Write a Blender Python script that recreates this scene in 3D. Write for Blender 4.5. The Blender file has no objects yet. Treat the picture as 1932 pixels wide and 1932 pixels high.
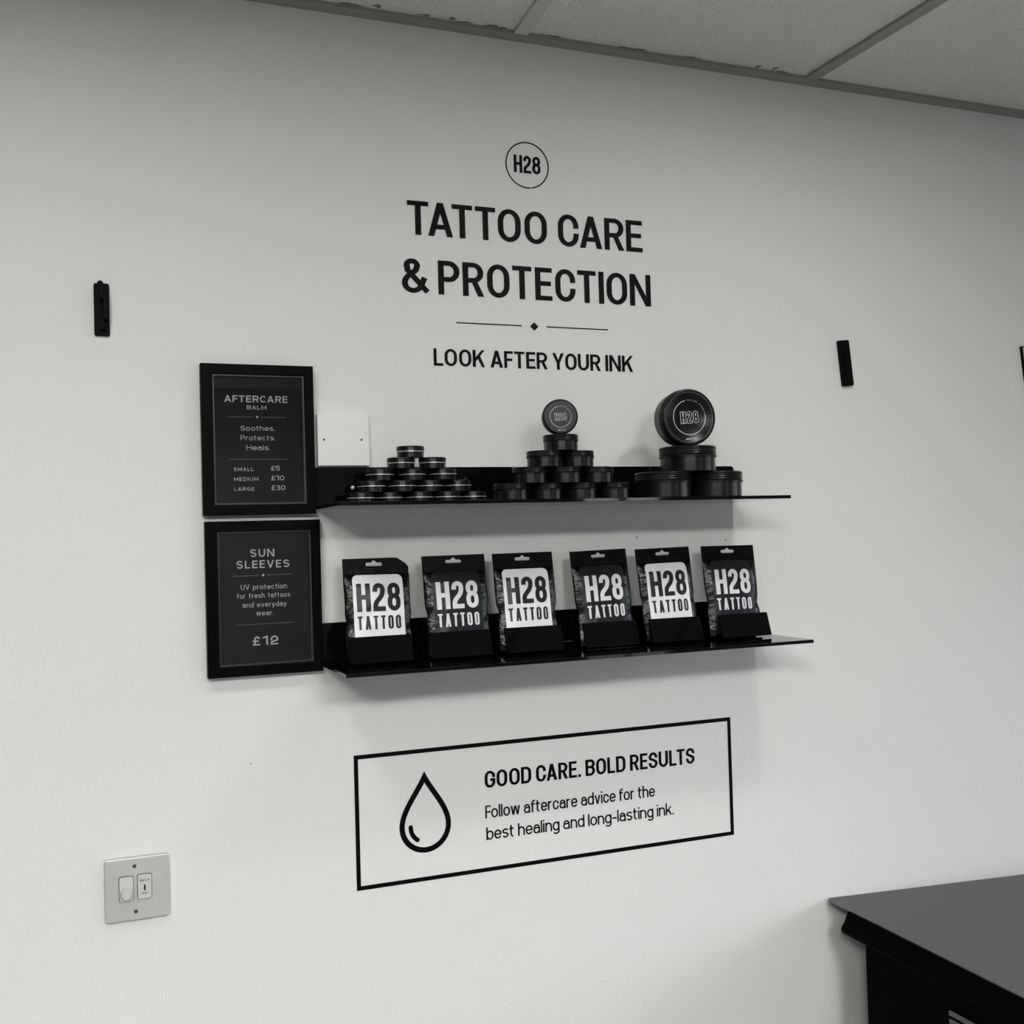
import bpy, bmesh, math, random
from mathutils import Vector, Matrix, noise

random.seed(7)
scene = bpy.context.scene
col = scene.collection
EYE = 1.44                       # camera height; heights below are measured from it with Z()
def Z(h): return EYE + h

# ------------------------------------------------------------------ camera
cam_data = bpy.data.cameras.new('camera')
cam = bpy.data.objects.new('camera', cam_data)
col.objects.link(cam)
cam_data.sensor_width = 36.0
cam_data.lens = 37.784
cam_data.clip_start = 0.02
right, up, fwd = Vector((0.9307, -0.3647, -0.0284)), Vector((0.0183, -0.0310, 0.9994)), Vector((0.3654, 0.9306, 0.0222))
m = Matrix((right, up, -fwd)).transposed().to_4x4()
m.translation = Vector((0.0, -1.67, EYE))
cam.matrix_world = m
scene.camera = cam

# ------------------------------------------------------------------ view, world, lamps' strength
scene.view_settings.view_transform = 'Standard'
scene.view_settings.look = 'None'
scene.view_settings.gamma = 1.0
scene.view_settings.use_curve_mapping = False
scene.view_settings.exposure = 0.20
DOWNLIGHT = 85.0                 # emission of a downlight lens
PANEL = 62.0                     # emission of a square ceiling panel
SKY = 9.5                        # daylight beyond the window
world = bpy.data.worlds.new('sky')
scene.world = world
world.use_nodes = True
bg = world.node_tree.nodes['Background']
bg.inputs['Color'].default_value = (0.80, 0.91, 1.0, 1)
bg.inputs['Strength'].default_value = SKY
wt = world.node_tree                                   # bright sky above the horizon, dim ground below it
tc = wt.nodes.new('ShaderNodeTexCoord'); sep = wt.nodes.new('ShaderNodeSeparateXYZ'); mr = wt.nodes.new('ShaderNodeMapRange')
mr.inputs['From Min'].default_value = -0.03; mr.inputs['From Max'].default_value = 0.22
mixc = wt.nodes.new('ShaderNodeMix'); mixc.data_type = 'RGBA'
mixc.inputs['A'].default_value = (0.10, 0.10, 0.10, 1); mixc.inputs['B'].default_value = (0.86, 0.93, 1.0, 1)
wt.links.new(tc.outputs['Generated'], sep.inputs[0]); wt.links.new(sep.outputs['Z'], mr.inputs['Value'])
wt.links.new(mr.outputs['Result'], mixc.inputs['Factor']); wt.links.new(mixc.outputs['Result'], bg.inputs['Color'])
scene.cycles.max_bounces = 10
scene.cycles.diffuse_bounces = 6
scene.cycles.glossy_bounces = 6
scene.cycles.transparent_max_bounces = 12
scene.cycles.sample_clamp_indirect = 6.0

# ------------------------------------------------------------------ materials
def mat(name, color, rough=0.5, metallic=0.0, spec=0.5, coat=0.0, bump=None, emit=None, tint=None):
    mt = bpy.data.materials.new(name)
    mt.use_nodes = True
    nt = mt.node_tree
    b = nt.nodes['Principled BSDF']
    b.inputs['Base Color'].default_value = (*color, 1)
    b.inputs['Roughness'].default_value = rough
    b.inputs['Metallic'].default_value = metallic
    b.inputs['Specular IOR Level'].default_value = spec
    b.inputs['Coat Weight'].default_value = coat
    b.inputs['Coat Roughness'].default_value = 0.06
    if emit:
        b.inputs['Emission Color'].default_value = (*emit[0], 1)
        b.inputs['Emission Strength'].default_value = emit[1]
    if tint:                     # a slight mottling of the surface's own colour: (scale, amount)
        tc = nt.nodes.new('ShaderNodeTexCoord')
        n = nt.nodes.new('ShaderNodeTexNoise'); n.inputs['Scale'].default_value = tint[0]; n.inputs['Detail'].default_value = 4
        r = nt.nodes.new('ShaderNodeMapRange'); r.inputs['To Min'].default_value = 1 - tint[1]; r.inputs['To Max'].default_value = 1 + tint[1]
        mx = nt.nodes.new('ShaderNodeVectorMath'); mx.operation = 'SCALE'; mx.inputs[0].default_value = color
        nt.links.new(tc.outputs['Object'], n.inputs['Vector']); nt.links.new(n.outputs['Fac'], r.inputs['Value'])
        nt.links.new(r.outputs['Result'], mx.inputs['Scale']); nt.links.new(mx.outputs['Vector'], b.inputs['Base Color'])
    if bump:                     # list of (scale, strength, distance)
        tc = nt.nodes.new('ShaderNodeTexCoord')
        prev = None
        for sc, st, dist in bump:
            n = nt.nodes.new('ShaderNodeTexNoise')
            n.inputs['Scale'].default_value = sc
            n.inputs['Detail'].default_value = 3
            bp = nt.nodes.new('ShaderNodeBump')
            bp.inputs['Strength'].default_value = st
            bp.inputs['Distance'].default_value = dist
            nt.links.new(tc.outputs['Object'], n.inputs['Vector'])
            nt.links.new(n.outputs['Fac'], bp.inputs['Height'])
            if prev: nt.links.new(prev.outputs['Normal'], bp.inputs['Normal'])
            prev = bp
        nt.links.new(prev.outputs['Normal'], b.inputs['Normal'])
    return mt

def glass_mat(name):
    mt = bpy.data.materials.new(name); mt.use_nodes = True
    nt = mt.node_tree
    nt.nodes.remove(nt.nodes['Principled BSDF'])
    out = nt.nodes['Material Output']
    tr = nt.nodes.new('ShaderNodeBsdfTransparent'); gl = nt.nodes.new('ShaderNodeBsdfGlossy')
    gl.inputs['Roughness'].default_value = 0.02
    fr = nt.nodes.new('ShaderNodeFresnel'); fr.inputs['IOR'].default_value = 1.45
    mx = nt.nodes.new('ShaderNodeMixShader')
    nt.links.new(fr.outputs[0], mx.inputs[0]); nt.links.new(tr.outputs[0], mx.inputs[1]); nt.links.new(gl.outputs[0], mx.inputs[2])
    nt.links.new(mx.outputs[0], out.inputs['Surface'])
    return mt

M = dict(
    wall=mat('wall_paint', (0.80, 0.80, 0.787), 0.75, spec=0.25, bump=[(230, 0.16, 0.004), (45, 0.10, 0.004)]),
    room=mat('room_paint', (0.10, 0.10, 0.10), 0.8, spec=0.1),
    tile=mat('ceiling_tile', (0.90, 0.89, 0.87), 0.9, spec=0.1, bump=[(330, 1.0, 0.006), (120, 0.5, 0.006)], tint=(300, 0.22)),
    grid=mat('grid_metal', (0.55, 0.55, 0.53), 0.45, spec=0.4),
    grid_dark=mat('edge_angle_paint', (0.30, 0.295, 0.28), 0.6, spec=0.3),
    dirt=mat('dirt', (0.22, 0.21, 0.20), 0.9, spec=0.1),
    scuff=mat('scuff', (0.42, 0.42, 0.41), 0.9, spec=0.1),
    floor=mat('floor_vinyl', (0.20, 0.198, 0.194), 0.4, bump=[(60, 0.05, 0.002)], tint=(6, 0.08)),
    vinyl=mat('black_vinyl', (0.0025, 0.0025, 0.0025), 0.24, spec=0.09, bump=[(420, 0.35, 0.003)]),
    acrylic=mat('black_acrylic', (0.003, 0.003, 0.0035), 0.035, spec=0.5),
    acrylic_edge=mat('acrylic_holder', (0.0025, 0.0025, 0.003), 0.05, spec=0.18),
    tin=mat('black_tin', (0.004, 0.004, 0.004), 0.27, spec=0.42, bump=[(900, 0.05, 0.001)]),
    lid=mat('black_lid', (0.005, 0.005, 0.005), 0.30, spec=0.26),
    silver=mat('bare_aluminium', (0.80, 0.80, 0.78), 0.30, metallic=0.6),
    print_white=mat('white_print', (0.66, 0.66, 0.65), 0.5, spec=0.3),
    print_grey=mat('grey_print', (0.085, 0.085, 0.085), 0.5, spec=0.3),
    frame=mat('black_frame', (0.0022, 0.0022, 0.0025), 0.42, spec=0.04),
    lip=mat('frame_inner_lip', (0.035, 0.035, 0.033), 0.35, spec=0.4),
    poster=mat('poster_paper', (0.012, 0.012, 0.011), 0.6, spec=0.1),
    poster_ink=mat('poster_ink', (0.60, 0.60, 0.58), 0.7, spec=0.1),
    poster_rule=mat('poster_rule', (0.22, 0.22, 0.21), 0.7, spec=0.1),
    glass=glass_mat('clear_glass'),
    film=mat('black_film', (0.003, 0.003, 0.0034), 0.24, spec=0.30, bump=[(60, 0.20, 0.01)]),
    film_head=mat('black_film_flat', (0.0025, 0.0025, 0.003), 0.36, spec=0.10, bump=[(40, 0.10, 0.01)]),
    panel_white=mat('white_panel', (0.90, 0.90, 0.91), 0.30, spec=0.45, bump=[(38, 0.35, 0.012), (110, 0.15, 0.004)]),
    panel_dark=mat('charcoal_panel', (0.017, 0.018, 0.021), 0.32, spec=0.18, bump=[(45, 0.25, 0.012), (130, 0.12, 0.004)]),
    bag_dark=mat('dark_bag_ink', (0.017, 0.018, 0.018), 0.35, spec=0.3),
    bag_white=mat('white_bag_ink', (0.80, 0.80, 0.84), 0.35, spec=0.3),
    plate=mat('painted_plate', (0.86, 0.86, 0.85), 0.5, spec=0.3, bump=[(240, 0.12, 0.003)]),
    steel=mat('brushed_steel_plate', (0.60, 0.60, 0.59), 0.38, metallic=0.30, bump=[(30, 0.04, 0.003)], tint=(35, 0.08)),
    module=mat('white_module', (0.60, 0.60, 0.59), 0.35, spec=0.4),
    screw=mat('dark_screw', (0.10, 0.10, 0.095), 0.35, metallic=0.8),
    slot=mat('slot_black', (0.004, 0.004, 0.004), 0.8, spec=0.1),
    engraving=mat('engraved_ink', (0.10, 0.10, 0.10), 0.7, spec=0.1),
    bracket=mat('black_bracket', (0.004, 0.004, 0.004), 0.5, spec=0.05),
    desk=mat('grey_laminate', (0.086, 0.085, 0.082), 0.45, spec=0.3, tint=(5, 0.04)),
    desk_black=mat('black_desk', (0.0008, 0.0008, 0.0008), 0.6, spec=0.02),
    vent=mat('grey_slats', (0.10, 0.098, 0.09), 0.6, spec=0.3),
    panel_pale=mat('pale_canvas', (0.55, 0.53, 0.50), 0.7, spec=0.2),
    white_metal=mat('white_metal', (0.8, 0.8, 0.8), 0.4),
    lamp=mat('lamp_lens', (1, 1, 1), 0.5, emit=((1.0, 0.985, 0.955), DOWNLIGHT)),
    panel_lamp=mat('panel_diffuser', (1, 1, 1), 0.5, emit=((1.0, 0.985, 0.955), PANEL)),
)

# ------------------------------------------------------------------ object helpers
def obj(name, me, material, parent=None, smooth=False):
    if isinstance(me, bmesh.types.BMesh):
        b = me; me = bpy.data.meshes.new(name); b.to_mesh(me); b.free()
    o = bpy.data.objects.new(name, me)
    col.objects.link(o)
    if not me.materials:
        me.materials.append(M[material])
    if smooth:
        for p in me.polygons: p.use_smooth = True
    if parent: o.parent = parent
    return o
def tag(o, label, cat, group=None):
    o['label'] = label; o['category'] = cat
    if group: o['group'] = group
    return o
def thing(name, loc, label, cat, group=None, rotz=0.0):
    o = bpy.data.objects.new(name, None); col.objects.link(o)
    o.empty_display_size = 0.02
    o.location = loc; o.rotation_euler = (0, 0, rotz)
    return tag(o, label, cat, group)
def struct(o):
    o['kind'] = 'structure'; return o
def dup(root, loc, label, rot=None):
    r = root.copy(); col.objects.link(r); r.location = loc; r['label'] = label
    if rot: r.rotation_euler = rot
    for ch in list(root.children):
        c = ch.copy(); col.objects.link(c); c.parent = r
        for g in list(ch.children):
            d = g.copy(); col.objects.link(d); d.parent = c
    return r
def add_box(bm, x0, x1, y0, y1, z0, z1, bevel=0.0, seg=2):
    vs = [bm.verts.new(p) for p in ((x0,y0,z0),(x1,y0,z0),(x1,y1,z0),(x0,y1,z0),(x0,y0,z1),(x1,y0,z1),(x1,y1,z1),(x0,y1,z1))]
    fs = [bm.faces.new([vs[i] for i in f]) for f in ((0,3,2,1),(4,5,6,7),(0,1,5,4),(1,2,6,5),(2,3,7,6),(3,0,4,7))]
    if bevel:
        es = list({e for f in fs for e in f.edges})
        bmesh.ops.bevel(bm, geom=es, offset=bevel, segments=seg, affect='EDGES', profile=0.6)
def box(x0, x1, y0, y1, z0, z1, bevel=0.0, seg=2):
    bm = bmesh.new(); add_box(bm, x0, x1, y0, y1, z0, z1, bevel, seg); return bm
def add_lathe(bm, prof, n=64, mx=None, wob=None):
    rings = []
    for k, (r, z) in enumerate(prof):
        if r < 1e-6:
            rings.append([bm.verts.new((0, 0, z))]); continue
        ring = []
        for i in range(n):
            a = 2*math.pi*i/n
            rr = r*(1 - (wob if (wob and i % 2 and k in wob_rows) else 0))
            ring.append(bm.verts.new((rr*math.cos(a), rr*math.sin(a), z)))
        rings.append(ring)
    for a, b in zip(rings, rings[1:]):
        for i in range(n):
            j = (i+1) % n
            if len(a) == 1 and len(b) == 1: continue
            if len(a) == 1: bm.faces.new((a[0], b[i], b[j]))
            elif len(b) == 1: bm.faces.new((a[i], a[j], b[0]))
            else: bm.faces.new((a[i], a[j], b[j], b[i]))
    bmesh.ops.recalc_face_normals(bm, faces=bm.faces)
wob_rows = set()
def smooth_by_angle(o, deg=35):
    me = o.data
    for p in me.polygons: p.use_smooth = True
    bm = bmesh.new(); bm.from_mesh(me)
    for e in bm.edges:
        if len(e.link_faces) == 2 and e.calc_face_angle(0) > math.radians(deg): e.smooth = False
    bm.to_mesh(me); bm.free()
    return o
def outline_mesh(name, loops, depth, bevel=0.0):
    """flat shape with holes, drawn in (x, z) on the wall side and standing out towards -y by depth"""
    cu = bpy.data.curves.new(name, 'CURVE'); cu.dimensions = '2D'; cu.fill_mode = 'BOTH'
    cu.extrude = max(depth/2 - bevel, 0.00001); cu.bevel_depth = bevel; cu.bevel_resolution = 2
    if bevel: cu.offset = -bevel
    for lp in loops:
        s = cu.splines.new('POLY'); s.points.add(len(lp)-1); s.use_cyclic_u = True
        for p, q in zip(s.points, lp): p.co = (q[0], q[1], 0, 1)
    tmp = bpy.data.objects.new('tmp', cu); col.objects.link(tmp)
    dg = bpy.context.evaluated_depsgraph_get(); dg.update()
    me = bpy.data.meshes.new_from_object(tmp.evaluated_get(dg))
    bpy.data.objects.remove(tmp); bpy.data.curves.remove(cu)
    me.name = name
    for v in me.vertices:
        x, y, z = v.co
        v.co = (x, -z - depth/2, y)
    me.materials.clear()
    return me
def rrect(x0, x1, z0, z1, r, n=6, radii=None):
    pts = []
    rs = radii or (r, r, r, r)       # bl, br, tr, tl
    for (cx, cz, a0, q) in ((x0, z0, 180, 0), (x1, z0, 270, 1), (x1, z1, 0, 2), (x0, z1, 90, 3)):
        rr = rs[q]
        if rr <= 0: pts.append((cx, cz)); continue
        ox = cx + (rr if q in (0, 3) else -rr); oz = cz + (rr if q in (0, 1) else -rr)
        for i in range(n+1):
            a = math.radians(a0 + 90*i/n); pts.append((ox + rr*math.cos(a), oz + rr*math.sin(a)))
    return pts
def circle(cx, cz, r, n=40):
    return [(cx + r*math.cos(2*math.pi*i/n), cz + r*math.sin(2*math.pi*i/n)) for i in range(n)]

# ------------------------------------------------------------------ lettering: a drawn stroke alphabet
def ell(cx, cy, rx, ry, a0, a1, n=14):
    return [(cx + rx*math.cos(math.radians(a0+(a1-a0)*i/n)), cy + ry*math.sin(math.radians(a0+(a1-a0)*i/n))) for i in range(n+1)]
def bez(a, b, c, d, n=12):
    o = []
    for i in range(n+1):
        t = i/n; s = 1-t
        o.append((s*s*s*a[0]+3*s*s*t*b[0]+3*s*t*t*c[0]+t*t*t*d[0], s*s*s*a[1]+3*s*s*t*b[1]+3*s*t*t*c[1]+t*t*t*d[1]))
    return o
WID = dict(A=.57, B=.52, C=.52, D=.53, E=.43, F=.41, G=.54, H=.54, I=0, K=.55, L=.42, M=.66, N=.57, O=.55, P=.51, R=.50, S=.51, T=.48,
           U=.54, V=.57, Y=.55, a=.46, b=.47, c=.44, d=.47, e=.47, f=.31, g=.47, h=.46, i=0, k=.45, l=0, n=.46, o=.48, p=.47, r=.31,
           s=.43, t=.32, v=.45, w=.68, y=.45)
WID.update({'0': .53, '1': .33, '2': .50, '3': .50, '5': .50, '8': .54, '&': .60, '£': .48, '.': 0, '-': .32, ' ': .24})
def glyph(ch, w, hx, hy, xh):
    """strokes [(points, closed)] and polygons in a box of width w, cap height 1"""
    S, Pg = [], []
    L, R, B, T = hx, w-hx, hy, 1-hy
    cx = w/2; rx = cx-hx; dw = 2.1*hx
    K = 1.12
    ry = min(.5-hy, rx*K)
    xt = xh-hy; rl = min((xh-2*hy)/2, rx*K)
    def st(p, closed=False): S.append((p, closed))
    def pg(*p): Pg.append(list(p))
    def rnd(t_, r_, a, ext, closed_end=False):   # open round letter: straight-sided when narrow, an open circle when wide
        wide = t_-B-2*r_ < .16
        a0 = 38 if wide else 0
        p = ([] if wide else [(R, t_-r_-ext)])+ell(cx, t_-r_, rx, r_, a0, 180)+ell(cx, B+r_, rx, r_, 180, 360-(0 if closed_end else a0))
        return p+([] if (wide or closed_end) else [(R, B+r_+ext)])
    if ch in 'O0': st(ell(cx, T-ry, rx, ry, 0, 180)+ell(cx, B+ry, rx, ry, 180, 360), True)
    elif ch == 'C': st(rnd(T, ry, 0, .06))
    elif ch == 'G': st(rnd(T, ry, 0, .05, True)+[(R, .47), (cx+.02, .47)])
    elif ch in 'Ss':
        t_, r_ = (T, ry) if ch == 'S' else (xt, rl)
        r_ = min(r_, (t_-B)*.30)
        md = (t_+B)/2
        aw = 25 if rx > r_*.95 else 0
        st(([] if aw else [(R, t_-r_-.02)])+ell(cx, t_-r_, rx, r_, aw, 180)+bez((L, t_-r_), (L, md+.02), (R, md+.02), (R, B+r_))[1:]+ell(cx, B+r_, rx, r_, 0, -180+aw)[1:]+([] if aw else [(L, B+r_+.02)]))
    elif ch == '2': st([(L, T-ry-.07)]+ell(cx, T-ry, rx, ry, 180, 0)+bez((R, T-ry), (R, .42), (L, .42), (L, B+.10))[1:]+[(L, B), (w, B)])
    elif ch == '8':
        m_ = .53; r1 = rx*.93; q1 = min((T-m_)/2, r1*K); q2 = min((m_-B)/2, rx*K)
        st(ell(cx, T-q1, r1, q1, 0, 180)+ell(cx, m_+q1, r1, q1, 180, 360), True)
        st(ell(cx, m_-q2, rx, q2, 0, 180)+ell(cx, B+q2, rx, q2, 180, 360), True)
    elif ch == '3':
        m_ = .53; q1 = (T-m_)/2; q2 = (m_-B)/2
        st(ell(cx, T-q1, rx, q1, 165, -90)+[(cx-rx*.3, m_)]); st([(cx-rx*.3, m_)]+ell(cx, B+q2, rx, q2, 90, -165))
    elif ch == '5':
        q2 = .275
        st([(w*.94, T), (L, T), (L, .49)]+ell(cx, B+q2, rx, q2, 112, -148))
    elif ch == '1': st([(0, .80), (R-.06, T), (R, T), (R, 0)])
    elif ch == '£':
        st([(R, T-.22)]+ell(cx+hx, T-.22, R-cx-hx, .22, 0, 180)+[(2*cx+hx*2-R, B)]); st([(0, B), (w, B)]); st([(0, .47), (w*.82, .47)])
    elif ch == '&':
        a = cx*.80
        st([(w-.01, B*.6), (a-.17*w, .66)]+ell(a, .80, .20*w, T-.80, 205, -25)+bez((a+.19*w, .72), (a+.1*w, .58), (L, .50), (L, .28))[1:]+ell(cx*.86, .28, cx*.86-hx, .28-B, 180, 335)+[(R, .46)])
    elif ch == 'A': pg((0,0),(dw,0),(cx+dw*.5,1),(cx-dw*.5,1)); pg((w-dw,0),(w,0),(cx+dw*.5,1),(cx-dw*.5,1)); pg((cx*.42,.21),(w-cx*.42,.21),(w-cx*.5,.21+2*hy),(cx*.5,.21+2*hy))
    elif ch == 'V': pg((cx-dw*.5,0),(cx+dw*.5,0),(dw,1),(0,1)); pg((cx-dw*.5,0),(cx+dw*.5,0),(w,1),(w-dw,1))
    elif ch == 'Y': pg((cx-hx,.38),(cx+hx,.38),(dw,1),(0,1)); pg((cx-hx,.38),(cx+hx,.38),(w,1),(w-dw,1)); pg((cx-hx,0),(cx+hx,0),(cx+hx,.42),(cx-hx,.42))
    elif ch == 'M': st([(L,0),(L,1)]); st([(R,0),(R,1)]); pg((cx-hx*.95,.18),(cx+hx*.95,.18),(dw,1),(0,1)); pg((cx-hx*.95,.18),(cx+hx*.95,.18),(w,1),(w-dw,1))
    elif ch == 'N': st([(L,0),(L,1)]); st([(R,0),(R,1)]); pg((w-dw,0),(w,0),(dw,1),(0,1))
    elif ch == 'B':
        m_ = .53; q = min((T-m_)/2, rx); 
        st([(L,T),(R-q-.01,T)]+ell(R-q-.01, (T+m_)/2, q, (T-m_)/2, 90, -90)+[(L,m_)]); q = min((m_-B)/2, rx)
        st([(L,m_),(R-q,m_)]+ell(R-q, (m_+B)/2, q, (m_-B)/2, 90, -90)+[(L,B)]); st([(L,0),(L,1)])
    elif ch == 'D': st([(L,T),(cx,T)]+ell(cx, T-ry, rx, ry, 90, 0)+ell(cx, B+ry, rx, ry, 0, -90)+[(L,B)]); st([(L,0),(L,1)])
    elif ch == 'E': st([(L,0),(L,1)]); st([(L,T),(w,T)]); st([(L,.515),(w*.93,.515)]); st([(L,B),(w,B)])
    elif ch == 'F': st([(L,0),(L,1)]); st([(L,T),(w,T)]); st([(L,.49),(w*.92,.49)])
    elif ch == 'H': st([(L,0),(L,1)]); st([(R,0),(R,1)]); st([(L,.51),(R,.51)])
    elif ch == 'I': st([(cx,0),(cx,1)])
    elif ch == 'K': st([(L,0),(L,1)]); pg((2*hx*.9,.30),(2*hx*.9,.56),(w-dw*1.0,1),(w,1)); pg((w-dw,0),(w,0),(w*.60,.66),(w*.40,.50))
    elif ch == 'L': st([(L,1),(L,B),(w,B)])
    elif ch in 'PR':
        m_ = .45 if ch == 'P' else .47; q = min((T-m_)/2, rx*1.1)
        st([(L,T),(R-q,T)]+ell(R-q, T-q, q, q, 90, 0, 8)+ell(R-q, m_+q, q, q, 0, -90, 8)+[(L,m_)]); st([(L,0),(L,1)])
        if ch == 'R': pg((w-dw*.98,0),(w+.015,0),(cx+dw*.62,.47),(cx-dw*.35,.47))
    elif ch == 'T': st([(0,T),(w,T)]); st([(cx,0),(cx,1)])
    elif ch == 'U': st([(L,1)]+ell(cx, B+ry, rx, ry, 180, 360)+[(R,1)])
    elif ch == 'a':
        q = xh*.27; mm = B+2*q
        st([(L+.01, xt-rl*.85)]+ell(cx, xt-rl, rx*.96, rl, 160, 0)+[(R,0)])
        st([(R,mm),(L+min(q,rx),mm)]+ell(L+min(q,rx), B+q, min(q,rx), q, 90, 270)+bez((L+min(q,rx),B),(cx+rx*.3,B),(R,B+.05),(R,B+.2))[1:])
    elif ch in 'bp':
        st(ell(cx, xt-rl, rx, rl, 0, 180)+ell(cx, B+rl, rx, rl, 180, 360), True); st([(L,0),(L,1)] if ch == 'b' else [(L,-.24),(L,xh)])
    elif ch in 'dg':
        st(ell(cx, xt-rl, rx, rl, 0, 180)+ell(cx, B+rl, rx, rl, 180, 360), True)
        if ch == 'd': st([(R,0),(R,1)])
        else: st([(R,xh),(R,-.06)]+ell(cx, -.06, rx, .15, 0, -155))
    elif ch == 'c': st(rnd(xt, rl, 0, .01))
    elif ch == 'e':
        mm = xh*.50; st([(L,mm),(R,mm),(R,xt-rl)]+ell(cx, xt-rl, rx, rl, 0, 180)[1:]+ell(cx, B+rl, rx, rl, 180, 335))
    elif ch == 'f': q = w*.5; st([(w, T)]+ell(w*.36+q*.8, T-q, q*.8, q, 90, 180)+[(w*.36,0)]); st([(0,xt),(w*.95,xt)])
    elif ch == 'h': st([(L,0),(L,1)]); st([(L, xt-rl)]+ell(cx, xt-rl, rx, rl, 180, 0)[1:]+[(R,0)])
    elif ch == 'n': st([(L,0),(L,xh)]); st([(L, xt-rl)]+ell(cx, xt-rl, rx, rl, 180, 0)[1:]+[(R,0)])
    elif ch == 'i': st([(cx,0),(cx,xh)]); st([(cx,1-2.3*hy),(cx,1.0)])
    elif ch == 'k': st([(L,0),(L,1)]); pg((2*hx*.9,.22),(2*hx*.9,.42),(w-dw,xh),(w,xh)); pg((w-dw,0),(w,0),(w*.60,.47),(w*.40,.36))
    elif ch == 'l': st([(cx,0),(cx,1)])
    elif ch == 'o': st(ell(cx, xt-rl, rx, rl, 0, 180)+ell(cx, B+rl, rx, rl, 180, 360), True)
    elif ch == 'r': st([(L,0),(L,xh)]); st([(L, xt-w*.45)]+ell(w*.86, xt-w*.45, w*.86-L, w*.45, 180, 88)[1:])
    elif ch == 't': q = w*.45; x = w*.36; st([(x,.94),(x,B+q)]+ell(x+q*.9, B+q, q*.9, q, 180, 275)); st([(0,xt),(w*.95,xt)])
    elif ch == 'v': pg((cx-dw*.5,0),(cx+dw*.5,0),(dw,xh),(0,xh)); pg((cx-dw*.5,0),(cx+dw*.5,0),(w,xh),(w-dw,xh))
    elif ch == 'y': pg((cx-dw*.5,0),(cx+dw*.5,0),(dw,xh),(0,xh)); pg((cx-dw*.9,-.24),(cx+dw*.1,-.24),(w,xh),(w-dw,xh)); st([(cx-dw*1.3,-.24+hy),(cx-dw*.2,-.24+hy)])
    elif ch == 'w':
        q = w*.27
        for a, b in ((0, q), (cx*.97, q), (cx*1.03, w-q), (w, w-q)):
            s_ = dw*.5*(1 if a <= cx else 1); c = min(max(a, dw*.5), w-dw*.5)
            pg((b-dw*.5,0),(b+dw*.5,0),(c+dw*.5,xh),(c-dw*.5,xh))
    elif ch == '.': st([(cx,0),(cx,2.2*hy)])
    elif ch == '-': st([(0,.38),(w,.38)])
    return S, Pg
def dense(pts, closed, step):
    o = []
    n = len(pts)
    for i in range(n if closed else n-1):
        a, b = pts[i], pts[(i+1) % n]
        d = math.hypot(b[0]-a[0], b[1]-a[1])
        if d < 1e-6: continue
        k = max(1, int(math.ceil(d/step)))
        for j in range(k): o.append((a[0]+(b[0]-a[0])*j/k, a[1]+(b[1]-a[1])*j/k))
    if not closed: o.append(pts[-1])
    return o
def ribbon(pts, closed, hx, hy, step=9):
    pts = dense(pts, closed, step)
    n = len(pts); V = []
    for i in range(n):
        a = pts[(i-1) % n] if (closed or i) else None
        b = pts[(i+1) % n] if (closed or i < n-1) else None
        p = pts[i]
        def nrm(u, v):
            d = math.hypot(v[0]-u[0], v[1]-u[1]) or 1; return (-(v[1]-u[1])/d, (v[0]-u[0])/d)
        if a and b:
            n1, n2 = nrm(a, p), nrm(p, b); q = (n1[0]+n2[0], n1[1]+n2[1]); d = q[0]*q[0]+q[1]*q[1]
            k = min(2/max(d, .35), 2.6); q = (q[0]*k, q[1]*k)
        else: q = nrm(a, p) if a else nrm(p, b)
        V.append((p[0]+q[0]*hx, p[1]+q[1]*hy)); V.append((p[0]-q[0]*hx, p[1]-q[1]*hy))
    F = [(2*i, 2*i+1, (2*i+3) % (2*n), (2*i+2) % (2*n)) for i in range(n if closed else n-1)]
    return V, F
KERN = dict(CA=-.05, TA=-.11, AT=-.11, LT=-.06, AY=-.10, PR=.0, OO=.04, RO=.02, TO=-.01, CT=-.02, FT=-.01, TE=.02, EC=.01, Fo=-.05, AV=-.1)
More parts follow.
